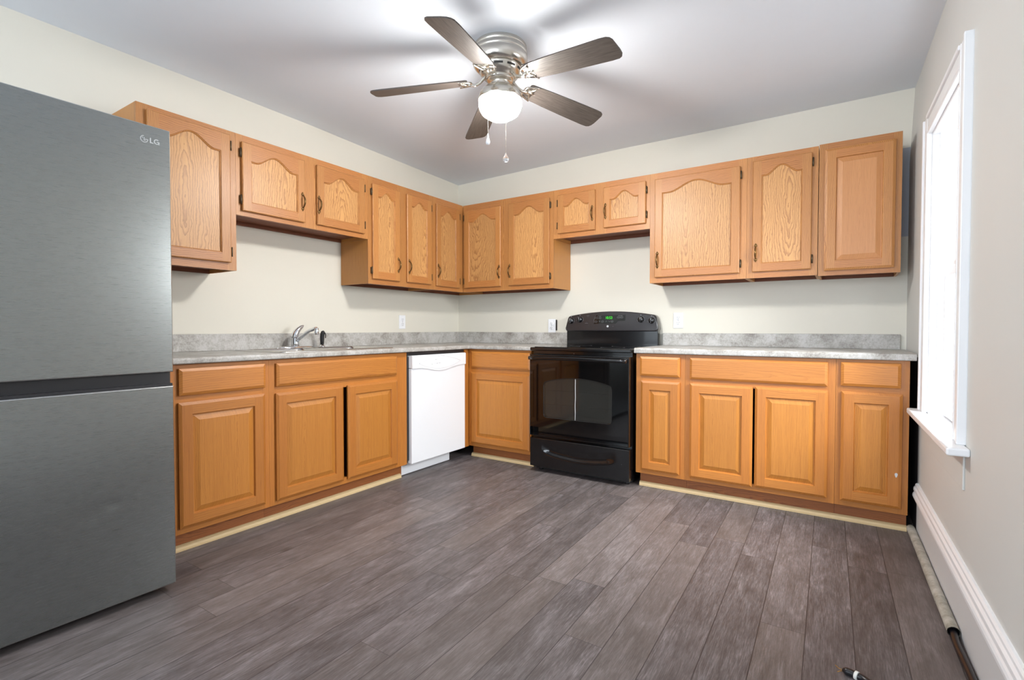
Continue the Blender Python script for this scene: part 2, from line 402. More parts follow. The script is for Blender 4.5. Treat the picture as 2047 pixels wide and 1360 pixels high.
# --- right window
root = bpy.data.objects.new('window_1', None); COL.objects.link(root); root.location = (RWX, 0, 0); root.rotation_euler = (0, 0, RWROT); struct(root)
def casing(z0, z1, x0, x1, vertical=True, mirror=1):
    """profiled flat board with a raised outer band"""
    m = MB(); m.box(x0+.0012, x1-.0012, -.0175, 0, z0+.0012, z1-.0012)
    if vertical:
        if mirror > 0: m.box(x0, x0+.018, -.026, 0, z0, z1, 0, .003); m.box(x0+.022, x1-.016, -.019, 0, z0, z1, 0, .003); m.box(x1-.012, x1, -.021, 0, z0, z1, 0, .003)
        else: m.box(x1-.018, x1, -.026, 0, z0, z1, 0, .003); m.box(x0+.016, x1-.022, -.019, 0, z0, z1, 0, .003); m.box(x0, x0+.012, -.021, 0, z0, z1, 0, .003)
    else: m.box(x0, x1, -.026, 0, z1-.018, z1, 0, .003); m.box(x0, x1, -.019, 0, z0+.018, z1-.022, 0, .003); m.box(x0, x1, -.021, 0, z0, z0+.012, 0, .003)
    return m
casing(.655, 2.045, .70, .80, True, 1).obj('side_casing', 'white_trim_paint', root)
casing(.655, 2.045, 1.49, 1.592, True, -1).obj('side_casing', 'white_trim_paint', root)
casing(1.958, 2.045, .80, 1.49, False).obj('head_casing', 'white_trim_paint', root)
m = MB(); m.box(.655, 1.66, -.062, .0, .628, .655, 0, .006); m.box(.80, 1.49, 0, .07, .632, .655); m.obj('window_stool', 'white_trim_paint', root)
m = MB(); m.box(.70, 1.585, -.006, 0, .50, .628, 0, .002); m.obj('apron', 'right_wall_paint', root)
m = MB(); m.box(.80, .815, 0, .14, .64, 1.96); m.box(1.475, 1.49, 0, .14, .64, 1.96); m.box(.815, 1.475, 0, .14, 1.945, 1.96)
m.box(.815, .832, .025, .045, .655, 1.945); m.box(1.458, 1.475, .025, .045, .655, 1.945); m.box(.815, 1.475, .07, .14, .64, .66)
m.obj('window_jamb', 'white_trim_paint', root)
def sash(name, x0, x1, y0, y1, z0, z1, rail=.04, lock=False):
    m = MB(); m.box(x0, x0+.04, y0, y1, z0, z1, 0, .003); m.box(x1-.04, x1, y0, y1, z0, z1, 0, .003)
    m.box(x0+.04, x1-.04, y0, y1, z0, z0+rail, 0, .003); m.box(x0+.04, x1-.04, y0, y1, z1-rail, z1, 0, .003)
    if lock: m.box((x0+x1)/2-.03, (x0+x1)/2+.03, y0-.012, y0+.01, z1-.01, z1+.012, 0, .004)
    o = m.obj(name, 'vinyl_white', root)
    g = MB(); g.box(x0+.04, x1-.04, (y0+y1)/2-.003, (y0+y1)/2+.003, z0+rail, z1-rail); sub(g, 'glass_pane', 'glass_clear', o); return o
sash('lower_sash', .832, 1.458, .045, .075, .66, 1.32, lock=True)
sash('upper_sash', .832, 1.458, .08, .11, 1.285, 1.945)
m = MB(); m.box(.815, .83, .03, .045, 1.24, 1.30, 0, .003); m.obj('sash_latch', 'vinyl_white', root)

# --- right baseboard
rt = bpy.data.objects.new('baseboard_right', None); COL.objects.link(rt); rt.location = (RWX, 0, 0); rt.rotation_euler = (0, 0, RWROT); struct(rt)
m = MB(); m.box(.575, 5.6, -.006, 0, 0, .205); m.obj('base_board', 'baseboard_grey_paint', rt)
prof = [(0, .262), (-.008, .262), (-.013, .256), (-.014, .248), (-.020, .240), (-.021, .228), (-.015, .222), (-.021, .214), (-.024, .206), (-.024, .196), (0, .196)]
m = MB(); m.loft([[(x, y, z) for y, z in prof] for x in (.575, 5.6)], 0, False, True, True); m.obj('moulded_cap', 'white_trim_paint', rt)

# ------------------------------------------------------------------ cabinets
def pull(parent, x, z, y, h=.11):
    m = MB(); N = 14; pts = []; rs = []
    for i in range(N+1):
        u = i/N*2-1; pts.append((x, y-.006-.020*math.cos(u*PI/2)**.8 if abs(u) < 1 else y-.004, z+u*h*.36)); rs.append(.0032+.0028*(1-u*u))
    m.tube(pts, rs, 10)
    for s in (-1, 1):
        c = z+s*h*.40
        m.lathe([(.0001, -.006), (.007, -.006), (.009, -.003), (.009, 0)], (x, y, c), 12, 'y')
        m.loft([[(x-w_, y-t_, c+s*q), (x, y-t_-.002, c+s*q), (x+w_, y-t_, c+s*q), (x+w_, y, c+s*q), (x-w_, y, c+s*q)] for w_, t_, q in ((.008, .003, -.006), (.009, .003, .002), (.005, .003, .009), (.0012, .002, .016))], 0, False, True, True)
    return sub(m, 'handle', 'antique_brass', parent)
def hinge(parent, x, z, y):
    m = MB(); m.box(x-.0045, x+.0045, y-.004, y+.012, z-.022, z+.022, 0, .001)
    m.tube([(x, y-.005, z-.026), (x, y-.005, z+.026)], .0042, 8)
    return sub(m, 'hinge', 'hinge_bronze', parent)
TD = .019
def outline(x0, x1, z0, z1, ins, y): return [(x0+ins, y, z0+ins), (x1-ins, y, z0+ins), (x1-ins, y, z1-ins), (x0+ins, y, z1-ins)]
def arch_fn(rise):
    return lambda u: rise*(.5*(1+math.cos(PI*min(1, abs(u)/.78))))**.85
def door(parent, x0, x1, z0, z1, yf, style, mats, sw=.052, handle=None, hside=None, name='door', y_tilt=0, raised=True):
    """yf = y of the face-frame front; door stands TD proud of it.  mats=(vertical, horizontal, panel)"""
    m = MB(); F = yf-TD
    e, d = (.004, .003) if style == 'arch' else (.013, .006)
    m.loft([outline(x0, x1, z0, z1, .002, yf-.0005), outline(x0, x1, z0, z1, 0, F+d+.003), outline(x0, x1, z0, z1, 0, F+d), outline(x0, x1, z0, z1, e, F)], 0, False, True, False)
    X0, X1, Z0, Z1 = x0+e, x1-e, z0+e, z1-e
    ix0, ix1, iz0 = x0+sw, x1-sw, z0+sw
    m.add([(X0, F, Z0), (ix0, F, Z0), (ix0, F, Z1), (X0, F, Z1)], [(0, 1, 2, 3)], 0)
    m.add([(ix1, F, Z0), (X1, F, Z0), (X1, F, Z1), (ix1, F, Z1)], [(0, 1, 2, 3)], 0)
    m.add([(ix0, F, Z0), (ix1, F, Z0), (ix1, F, iz0), (ix0, F, iz0)], [(0, 1, 2, 3)], 1)
    N = 28 if style == 'arch' else 1
    if style == 'arch':
        h = z1-z0; rise = min(.058, .19*(ix1-ix0)+.010); shoulder = z1-sw*.82-rise; fn = arch_fn(rise)
        arc = [(ix0+(ix1-ix0)*i/N, shoulder+fn(2*i/N-1)) for i in range(N+1)]
    else: arc = [(ix0, z1-sw), (ix1, z1-sw)]
    for i in range(N):
        (xa, za), (xb, zb) = arc[i], arc[i+1]
        m.add([(xa, F, za), (xb, F, zb), (xb, F, Z1), (xa, F, Z1)], [(0, 1, 2, 3)], 1)
    def loop(ins, y):
        cx = (ix0+ix1)/2; sc = ((ix1-ix0)/2-ins)/((ix1-ix0)/2)
        L = [(ix0+ins, y, iz0+ins), (ix1-ins, y, iz0+ins)]
        for xa, za in reversed(arc): L.append((cx+(xa-cx)*sc, y, za-ins))
        return L
    if style == 'arch':
        m.loft([loop(0, F), loop(.0015, F+.004), loop(.004, F+.0035), loop(.0065, F+.006), loop(.007, F+.010)], 0)
        pl = [loop(.0055, F+.0095)]
    else:
        m.loft([loop(0, F), loop(.0015, F+.0025), loop(.004, F+.010)], 0)
        pl = [loop(.003, F+.0098)]
    o = m.obj(name, [mats[0], mats[1]], parent)
    p = MB()
    if style == 'arch': p.loft(pl+[loop(.02, F+.0095)], 0, False, False, True)
    else: p.loft(pl+[loop(.007, F+.0100), loop(.030, F+.0025), loop(.0315, F+.0018)], 0, False, False, True)
    sub(p, 'door_panel', mats[2], o)
    if handle: pull(o, handle[0], handle[1], F)
    if hside:
        hx = x0-.0055 if hside == 'L' else x1+.0055
        for hz in (z1-.062, z0+.062) if z1-z0 < .45 else (z1-.058, z0+.06): hinge(o, hx, hz, yf-.008)
    return o
def slab(parent, x0, x1, z0, z1, yf, mat, name='drawer_front'):
    m = MB(); F = yf-TD
    m.loft([outline(x0, x1, z0, z1, .002, yf-.0005), outline(x0, x1, z0, z1, 0, F+.008), outline(x0, x1, z0, z1, .001, F+.006), outline(x0, x1, z0, z1, .014, F)], 0, False, True, True)
    return m.obj(name, mat, parent)
def face_frame(parent, w0, w1, z0, z1, yf, openings, mats, t=.019):
    m = MB(); xs = sorted({w0, w1, *[o[0] for o in openings], *[o[1] for o in openings]}); zs = sorted({z0, z1, *[o[2] for o in openings], *[o[3] for o in openings]})
    for i in range(len(xs)-1):
        xa, xb = xs[i], xs[i+1]; xm = (xa+xb)/2
        cols = [o for o in openings if o[0] < xm < o[1]]
        if not cols: m.box(xa, xb, yf, yf+t, z0, z1, 0); continue
        for j in range(len(zs)-1):
            zm = (zs[j]+zs[j+1])/2
            if not any(o[2] < zm < o[3] for o in cols): m.box(xa, xb, yf, yf+t, zs[j], zs[j+1], 1)
    return m.obj('face_frame', mats[:2], parent)
UP = ('oak_frame_vertical', 'oak_frame_horizontal', 'oak_panel')
HB = ('honey_oak_vertical', 'honey_oak_horizontal', 'honey_oak_panel')
def upper(label, loc, rz, w, zb, zt, doors, mats=UP, side='oak_side', depth=.30, fx0=0, bx1=None, dmats=None, style='arch', group='oak wall cabinets'):
    t = thing('wall_cabinet', label, 'cabinet', (loc[0], loc[1], zb), rz, group); H = zt-zb; bx1 = bx1 or w
    m = MB(); yb = -.003; yf = -depth
    m.box(0.0005, .013, yf+.019, yb, 0, H, 0); m.box(w-.013 if bx1 == w else bx1-.013, bx1-.0005, yf+.019 if bx1 == w else -.29, yb, 0, H, 0)
    m.box(.013, bx1-.013, yf+.02, yb, H-.012, H-.001, 0)
    m.box(.013, bx1-.013, yb-.006, yb, 0.02, H-.012, 0)
    m.obj('cabinet_body', side, t)
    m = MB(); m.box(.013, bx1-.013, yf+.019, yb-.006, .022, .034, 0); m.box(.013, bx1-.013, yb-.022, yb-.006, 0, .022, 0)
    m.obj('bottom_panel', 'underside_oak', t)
    ops = [(d[0]+.012, d[1]-.012, d[2]-zb+.012, d[3]-zb-.012) for d in doors]
    face_frame(t, fx0+.0005, w-.0005, 0, H, yf, ops, mats)
    for d in doors:
        hd = (d[4], d[5]-zb) if d[4] is not None else None
        door(t, d[0], d[1], d[2]-zb, d[3]-zb, yf, style, dmats or mats, .050 if style == 'arch' else .056, hd, d[6])
    return t
def L(y0, *ds):   # left-wall doors given in world y
    return [(a-y0, b-y0, c, d, (h[0]-y0 if h else None), (h[1] if h else None), s) for a, b, c, d, h, s in ds]
def Rr(x0, *ds): return [(a-x0, b-x0, c, d, (h[0]-x0 if h else None), (h[1] if h else None), s) for a, b, c, d, h, s in ds]
Q = PI/2
ZT, ZB = 2.141, 1.372
upper('tall oak wall cabinet on the left wall, half hidden behind the refrigerator top', (0, -2.795, 0), Q, .476, ZB, ZT, L(-2.795, (-2.754, -2.356, 1.413, 2.115, (-2.735, 1.53), 'R')))
upper('short two-door oak wall cabinet on the left wall above the sink', (0, -2.319, 0), Q, .938, 1.687, ZT,
      L(-2.319, (-2.290, -1.893, 1.714, 2.100, (-1.914, 1.84), 'L'), (-1.806, -1.421, 1.718, 2.100, (-1.796, 1.845), 'R')))
upper('tall two-door oak wall cabinet on the left wall, right of the sink', (0, -1.381, 0), Q, .689, ZB, ZT,
      L(-1.381, (-1.349, -1.082, 1.409, 2.090, (-1.102, 1.53), 'L'), (-1.006, -.728, 1.410, 2.092, (-.987, 1.53), 'R')))
upper('narrow single-door oak wall cabinet on the left wall, tucked in the room corner', (0, -.692, 0), Q, .391, ZB, ZT,
      L(-.692, (-.668, -.365, 1.405, 2.088, (-.651, 1.53), 'R')), bx1=.688)
upper('tall two-door oak wall cabinet on the back wall, meeting the room corner', (.302, 0, 0), 0, .9165, ZB, ZT,
      Rr(.302, (.326, .718, 1.408, 2.086, (.704, 1.53), 'L'), (.798, 1.187, 1.409, 2.090, (.812, 1.53), 'R')))
upper('short two-door oak wall cabinet on the back wall above the black stove', (1.2185, 0, 0), 0, .776, 1.759, ZT,
      Rr(1.2185, (1.262, 1.579, 1.795, 2.095, (1.558, 1.92), 'L'), (1.647, 1.966, 1.799, 2.097, (1.664, 1.92), 'R')))
upper('oak wall cabinet with one very wide arched door, right of the stove', (1.9945, 0, 0), 0, .6305, ZB, ZT,
      Rr(1.9945, (2.033, 2.585, 1.409, 2.095, (2.054, 1.53), 'R')))
upper('oak wall cabinet with one arched door of bold wavy figure, second from the window', (2.625, 0, 0), 0, .391, ZB, ZT,
      Rr(2.625, (2.660, 2.983, 1.410, 2.108, (2.681, 1.53), 'R')))
upper('rosy oak wall cabinet with plain square raised door and no handle, nearest the window', (3.0185, 0, 0), 0, .396, 1.366, 2.147,
      Rr(3.0185, (3.049, 3.385, 1.394, 2.108, None, None)), mats=('oak_frame_vertical', 'oak_frame_horizontal', 'rosy_oak_panel'), style='square')

def base(label, loc, rz, w, drawers, doors, frame_bottom=.096, top=.883, ops=None, fx0=0, toe=(0, None), depth=.6045, sides=True, side='oak_side', dmats=HB, fn='drawer_front'):
    t = thing('base_cabinet', label, 'cabinet', (loc[0], loc[1], 0), rz, 'honey oak base cabinets'); yf = -depth
    m = MB(); yb = -.003
    m.box(.0005, .014, yf+.019, yb, .09, top, 0); m.box(w-.014, w-.0005, yf+.019, yb, .09, top, 0)
    m.box(.014, w-.014, yf+.02, yb, .10, .115, 0); m.box(.014, w-.014, -.012, yb, .115, top-.02, 0)
    m.obj('cabinet_body', side, t)
    ops = ops or [(d[0]+.012, d[1]-.012, d[2]+.012, d[3]-.012) for d in drawers+doors]
    face_frame(t, fx0+.0005, w-.0005, frame_bottom, top, yf, ops, dmats)
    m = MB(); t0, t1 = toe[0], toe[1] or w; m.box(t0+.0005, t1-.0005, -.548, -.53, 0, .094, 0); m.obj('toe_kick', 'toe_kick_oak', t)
    for d in drawers: slab(t, d[0], d[1], d[2], d[3], yf, dmats[1], fn)
    for d in doors:
        door(t, d[0], d[1], d[2], d[3], yf, 'square', dmats, .057)
    return t
def l4(y0, *ds): return [(a-y0, b-y0, c, d) for a, b, c, d in ds]
base('oak base cabinet of one drawer over one door, beside the refrigerator', (0, -2.795, 0), Q, .474, l4(-2.795, (-2.760, -2.345, .738, .864)), l4(-2.795, (-2.763, -2.350, .123, .707)))
cab = base('wide oak sink base cabinet with two doors parted by a dark gap', (0, -2.321, 0), Q, 1.0142, l4(-2.321, (-2.284, -1.410, .736, .862)),
     l4(-2.321, (-2.287, -1.852, .120, .701), (-1.820, -1.407, .121, .700)), ops=[(.050, .900, .748, .850), (.050, .900, .135, .69)], fn='false_drawer_front')
base('oak corner base cabinet of one drawer over one door, left of the stove', (.606, 0, 0), 0, .591, [(.030, .587, .735, .867)], [(.027, .584, .122, .700)])
base('narrow oak base cabinet of one drawer over one door, right beside the stove', (2.0086, 0, 0), 0, .317, [(.029, .287, .741, .867)], [(.036, .287, .122, .709)], top=.886, toe=(.012, .317))
base('wide oak base cabinet with two doors, in the middle of the back wall right run', (2.3256, 0, 0), 0, .7964, [(.030, .760, .735, .868)],
     [(.031, .389, .120, .709), (.401, .762, .124, .712)], top=.886, ops=[(.045, .748, .748, .856), (.045, .748, .135, .698)], fn='false_drawer_front')
cab = base('oak base cabinet of one drawer over one chipped door, at the window end', (3.122, 0, 0), 0, .3165, [(.022, .280, .744, .871)], [(.026, .288, .126, .715)], top=.886)
m = MB(); m.loft([[(.266+.006*math.cos(a)*(1+.3*math.sin(3*a)), y, .30+.012*math.sin(a)-.02*0) for a in [i*PI/5 for i in range(10)]] for y in (-.6249, -.6240)], 0, False, True, True)
m.obj('paint_chip', 'white_marking', cab)
# filler beside the dishwasher
m = MB(); m.box(.586, .6048, -.664, -.604, .09, .883); m.box(.03, .585, -.664, -.652, .09, .883)
tag(m.obj('filler_strip', 'honey_oak_vertical'), 'narrow upright oak filler strip between the dishwasher and the corner cabinet', 'panel')
# shoe mouldings
def shoe(name, pts, label):
    m = MB(); pr = [(0, 0), (.018, 0), (.018, .010), (.014, .020), (.006, .027), (0, .028)]
    (xa, ya), (xb, yb), (nx, ny) = pts
    m.loft([[(x+nx*q, y+ny*q, z) for q, z in pr] for x, y in ((xa, ya), (xb, yb))], 0, False, True, True)
    return tag(m.obj(name, 'pine_moulding'), label, 'moulding', 'pine shoe mouldings')
shoe('shoe_moulding', ((.5485, -2.795), (.5485, -1.323), (1, 0)), 'long pale pine shoe moulding under the left base cabinets')
shoe('shoe_moulding', ((.60, -.5485), (1.197, -.5485), (0, -1)), 'short pale pine shoe moulding between the corner and the stove')
shoe('shoe_moulding', ((2.02, -.5485), (3.440, -.5485), (0, -1)), 'pale pine shoe moulding under the cabinets right of the stove')

# ------------------------------------------------------------------ worktops
CT, CBZ, CD = .9149, .8845, .6366
def edge_prof(z0, z1, d, r=.012):
    """rounded front: list of (distance from wall, z)"""
    P = [(d-.004, z0)]
    for i in range(4): a = -PI/2+i*PI/6; P.append((d-r*.6+r*.6*math.cos(a), z0+r*.6+r*.6*math.sin(a)))
    for i in range(5): a = i*PI/8; P.append((d-r+r*math.cos(a), z1-r+r*math.sin(a)))
    return P
wt = thing('worktop', 'L-shaped grey mottled laminate worktop running from the refrigerator around the corner to the stove', 'worktop', (0, 0, CBZ))
m = MB(); z0, z1 = 0, CT-CBZ; SX0, SX1, SY0, SY1 = .085, .545, -2.195, -1.405
E = .612
m.box(.001, SX0, -2.83, -.001, z0, z1); m.box(SX1, E, -2.83, -.001, z0, z1)
m.box(SX0, SX1, -2.83, SY0, z0, z1); m.box(SX0, SX1, SY1, -.001, z0, z1)
m.box(E, 1.213, -E, -.001, z0, z1)
P = [(E, z0)]+edge_prof(z0, z1, CD)+[(E, z1)]
m.loft([[(d, -2.83, z) for d, z in P], [(d, -d, z) for d, z in P], [(1.213, -d, z) for d, z in P]], 0, False, True, True)
m.obj('worktop_slab', 'laminate_counter', wt, center=False)
m = MB(); m.box(.001, .020, -2.83, -.001, z1, 1.0161-CBZ, 0, .003); m.box(.020, 1.205, -.020, -.001, z1, 1.0161-CBZ, 0, .003); m.obj('backsplash', 'laminate_counter', wt, center=False)
wt = thing('worktop', 'straight grey mottled laminate worktop between the stove and the window', 'worktop', (2.004, 0, .8875))
m = MB(); z1 = .036; P = [(.001, 0)]+edge_prof(0, z1, .6366)+[(.001, z1)]
m.loft([[(x, -d, z) for d, z in P] for x in (0, 1.4577)], 0, False, True, True); m.obj('worktop_slab', 'laminate_counter', wt, center=False)
m = MB(); m.box(.003, 1.437, -.020, -.001, z1, 1.0161-.8875, 0, .003); m.obj('backsplash', 'laminate_counter', wt, center=False)

# ------------------------------------------------------------------ sink, faucet, sprayer
sk = thing('kitchen_sink', 'stainless double-bowl drop-in sink set in the left worktop', 'sink', (.315, -1.80, CT))
def rrect(x0, x1, y0, y1, r, z, n=5):
    P = []
    for cx, cy, a0 in ((x1-r, y1-r, 0), (x0+r, y1-r, 90), (x0+r, y0+r, 180), (x1-r, y0+r, 270)):
        for i in range(n+1): a = R(a0+90*i/n); P.append((cx+r*math.cos(a), cy+r*math.sin(a), z))
    return P
m = MB(); ox, oy = .255, .42
m.loft([rrect(-ox, ox, -oy, oy, .03, .0005), rrect(-ox, ox, -oy, oy, .03, .0025), rrect(-ox+.006, ox-.006, -oy+.006, oy-.006, .026, .0045)], 0, True)
bowls = [(-.160, .225, -.385, -.015), (-.160, .225, .015, .385)]
xs = [-ox+.006, -.160, .225, ox-.006]; ys = [-oy+.006, -.385, -.015, .015, .385, oy-.006]
for i in range(3):
    for j in range(5):
        if i == 1 and j in (1, 3): continue
        m.add([(xs[i], ys[j], .0045), (xs[i+1], ys[j], .0045), (xs[i+1], ys[j+1], .0045), (xs[i], ys[j+1], .0045)], [(0, 1, 2, 3)])
m.obj('sink_rim', 'stainless_sink', sk)
for b in bowls:
    m = MB(); x0, x1, y0, y1 = b
    # raised lip ring, then the bowl
    m.loft([rrect(x0-.012, x1+.012, y0-.012, y1+.012, .05, .0046), rrect(x0-.004, x1+.004, y0-.004, y1+.004, .05, .0075), rrect(x0+.002, x1-.002, y0+.002, y1-.002, .05, .004), rrect(x0+.008, x1-.008, y0+.008, y1-.008, .05, -.02), rrect(x0+.014, x1-.014, y0+.014, y1-.014, .055, -.15), rrect(x0+.05, x1-.05, y0+.05, y1-.05, .05, -.17)], 0, True, False, True)
    o = m.obj('sink_bowl', 'stainless_sink', sk)
    d = MB(); d.lathe([(.0001, .0), (.03, .001), (.042, .003), (.045, 0)], ((x0+x1)/2, (y0+y1)/2, -.169), 24); sub(d, 'drain', 'chrome', o)
fc = thing('faucet', 'chrome single-lever kitchen faucet with a low angled spout on the sink deck', 'faucet', (.110, -1.835, CT+.0046))
m = MB(); m.loft([[(.030*math.cos(a)*s, .125*math.sin(a)*s+.01, z) for a in [2*PI*i/32 for i in range(32)]] for s, z in ((1, 0), (1, .006), (.9, .011), (.4, .014))], 0, True, False, True); m.obj('deck_plate', 'chrome', fc)
m = MB(); m.lathe([(.027, .008), (.026, .03), (.023, .06), (.024, .075), (.020, .082)], (0, 0, 0), 24); m.obj('faucet_body', 'chrome', fc)
m = MB(); pts = []; rs = []
for i in range(13):
    u = i/12; pts.append((.012*u, -.006+.012*u+.050*u**2.2, .066+.084*u**.85)); rs.append(.021*(1-u)**.55+.0045)
m.tube(pts, rs, 16); m.obj('lever_handle', 'chrome', fc)
m = MB(); pts = []
for i in range(15):
    u = i/14; pts.append((.012+.20*u, .0+.01*u, .048+.082*min(1, u/.8)-(.010*max(0, 1-abs(u-.8)/.2)**2)))
m.tube(pts, [.0135-.003*i/14 for i in range(15)], 14); m.obj('spout', 'chrome', fc)
m = MB(); m.lathe([(.013, -.036), (.014, -.034), (.014, -.008), (.012, .0), (.011, .006), (.0001, .008)], (.215, .010, .126), 20); m.obj('aerator', 'chrome', fc)
sp = thing('sink_sprayer', 'black hand sprayer standing in a chrome collar right of the faucet', 'sprayer', (.110, -1.628, CT+.0046))
m = MB(); m.lathe([(.022, 0), (.022, .004), (.015, .009), (.013, .016)], (0, 0, 0), 20); m.obj('collar', 'chrome', sp)
m = MB(); m.tube([(0, 0, .012), (0, 0, .04), (0, 0, .07), (.001, .002, .09), (.006, .004, .103), (.012, .007, .108)], [.011, .0135, .0145, .015, .014, .009], 14)
m.tube([(.014, .012, .100), (.017, .017, .085), (.014, .017, .062)], [.004, .004, .003], 8); m.obj('spray_head', 'black_rubber', sp)
m = MB(); m.lathe([(.016, 0), (.016, .004), (.010, .008), (.0001, .009)], (.110, -1.965, CT+.0046), 18)
tag(m.obj('sink_hole_cap', 'chrome'), 'small chrome cap on the sink deck left of the faucet', 'cap')

# ------------------------------------------------------------------ outlets
def outlet(label, loc, rz, w=.072, h=.116, tilt=0):
    t = thing('wall_outlet', label, 'outlet', loc, rz, 'white duplex wall outlets')
    m = MB(); m.box(-w/2, w/2, -.006, 0, -h/2, h/2, 0, .0025); pl = m.obj('cover_plate', 'plastic_white', t)
    for s in (-1, 1):
        m = MB(); m.lathe([(.0001, -.0085), (.0155, -.0085), (.0165, -.0075), (.0165, -.004)], (0, 0, s*.0195), 24, 'y'); o = m.obj('receptacle', 'plastic_white', t)
        m = MB()
        for dx in (-.0063, .0063): m.box(dx-.001, dx+.001, -.0092, -.0084, s*.0195+.001, s*.0195+.009)
        m.lathe([(.0001, -.0092), (.0022, -.0092), (.0022, -.0084)], (0, 0, s*.0195-.007), 10, 'y'); sub(m, 'slots', 'slot_dark', o)
    m = MB(); m.lathe([(.0001, -.0078), (.003, -.0072), (.003, -.006)], (0, 0, 0), 12, 'y'); m.obj('cover_screw', 'steel_edge', t)
    return t
outlet('white wall outlet on the left wall between the sink and the corner', (0, -.756, 1.104), Q)
t = outlet('white wall outlet left of the stove with a dark wall cut beside it', (1.043, -.001, 1.073), 0)
m = MB(); m.box(.0355, .050, -.0012, 0, -.040, .052, 0); m.obj('wall_cutout', 'slot_dark', t)
outlet('white wall outlet right of the stove control panel', (2.118, 0, 1.110), 0)

# ------------------------------------------------------------------ refrigerator
FX, FY = .9332, -2.914
fr = thing('refrigerator', 'brushed stainless bottom-freezer refrigerator at the left edge', 'refrigerator', (0, 0, 0))
m = MB(); m.box(.05, .862, FY-.748, FY-.002, .03, 1.80, 0, .004); m.obj('fridge_body', 'fridge_side_grey', fr)
def fdoor(name, z0, z1, dent=None):
    m = MB(); N = 40; ya, yb = FY-.75, FY; e = .004
    ny, nz = (2, 2) if not dent else (60, 60)
    g = []
    for j in range(nz+1):
        for i in range(ny+1):
            y = ya+e+(yb-ya-2*e)*i/ny; z = z0+e+(z1-z0-2*e)*j/nz; x = FX
            if dent:
                q = ((y-dent[0])/.022)**2+((z-dent[1])/.010)**2; x -= .0035*math.exp(-q)
                q = ((y-dent[0]+.05)/.05)**2+((z-dent[1]+.02)/.03)**2; x -= .0012*math.exp(-q)
            g.append((x, y, z))
    m.add(g, [(j*(ny+1)+i, j*(ny+1)+i+1, (j+1)*(ny+1)+i+1, (j+1)*(ny+1)+i) for j in range(nz) for i in range(ny)], 0, bool(dent))
    def lp(ins, x): return [(x, ya+ins, z0+ins), (x, yb-ins, z0+ins), (x, yb-ins, z1-ins), (x, ya+ins, z1-ins)]
    m.loft([lp(e, FX), lp(.001, FX-.002), lp(0, FX-.005)], 1); m.loft([lp(0, FX-.005), lp(0, .872)], 2, False, False, True)
    return m.obj(name, ['brushed_steel', 'steel_edge', 'fridge_side_grey'], fr)
up = fdoor('upper_door', .877, 1.8234)
lo = fdoor('freezer_drawer', .032, .822, (-3.123, .407))
m = MB(); m.box(.868, .905, FY-.748, FY-.001, .815, .884, 0); m.box(.905, .925, FY-.748, FY-.001, .822, .832, 0); m.obj('handle_recess', 'fridge_recess_black', fr)
for y in (FY-.05, FY-.70):
    m = MB(); m.lathe([(.022, 0), (.022, .012), (.014, .016), (.014, .03)], (.84, y, 0), 16); m.box(.80, .88, y-.02, y+.02, .024, .034); m.obj('foot', 'black_rubber', fr)
m = MB(); m.box(.2, .80, FY-.72, FY-.06, .002, .03); m.obj('base_grille', 'black_rubber', fr)
# maker's mark: ring with letters and the two letters beside it
def yzflat(m, poly, x=FX+.0008):
    m.loft([[(x, y, z) for y, z in poly], [(x-.0012, y, z) for y, z in poly]], 0, False, True, True)
m = MB(); cy, cz, rr_ = -3.003, 1.766, .0130
for a0, a1, ra, rb in ((95, 360, rr_, rr_-.0022),):
    for i in range(40):
        a, b = R(a0+(a1-a0)*i/40), R(a0+(a1-a0)*(i+1)/40)
        yzflat(m, [(cy+ra*math.cos(a), cz+ra*math.sin(a)), (cy+ra*math.cos(b), cz+ra*math.sin(b)), (cy+rb*math.cos(b), cz+rb*math.sin(b)), (cy+rb*math.cos(a), cz+rb*math.sin(a))])
yzflat(m, [(cy-.001, cz+.006), (cy+.001, cz+.006), (cy+.001, cz-.006), (cy-.001, cz-.006)])
yzflat(m, [(cy+.001, cz-.006), (cy+.005, cz-.006), (cy+.005, cz-.004), (cy+.001, cz-.004)])
yzflat(m, [(cy+.003, cz+.0012), (cy+.013, cz+.0012), (cy+.013, cz-.001), (cy+.003, cz-.001)])
yzflat(m, [(cy-.0055+.0018*math.cos(a), cz+.0045+.0018*math.sin(a)) for a in [i*PI/5 for i in range(10)]])
yzflat(m, [(-2.984, 1.7755), (-2.9808, 1.7755), (-2.9808, 1.7565), (-2.984, 1.7565)]); yzflat(m, [(-2.9808, 1.7595), (-2.9725, 1.7595), (-2.9725, 1.7565), (-2.9808, 1.7565)])
gc, gz = -2.9615, 1.766
for i in range(24):
    a, b = R(48+(282)*i/24), R(48+(282)*(i+1)/24)
    yzflat(m, [(gc+.0095*math.cos(a), gz+.0095*math.sin(a)), (gc+.0095*math.cos(b), gz+.0095*math.sin(b)), (gc+.0067*math.cos(b), gz+.0067*math.sin(b)), (gc+.0067*math.cos(a), gz+.0067*math.sin(a))])
yzflat(m, [(gc+.006, gz+.001), (gc+.009, gz+.001), (gc+.009, gz-.0095), (gc+.006, gz-.0095)]); yzflat(m, [(gc+.001, gz+.001), (gc+.006, gz+.001), (gc+.006, gz-.0012), (gc+.001, gz-.0012)])
simple('mark_silver', (205, 208, 210), .4, .5); sub(m, 'maker_mark', 'mark_silver', up)

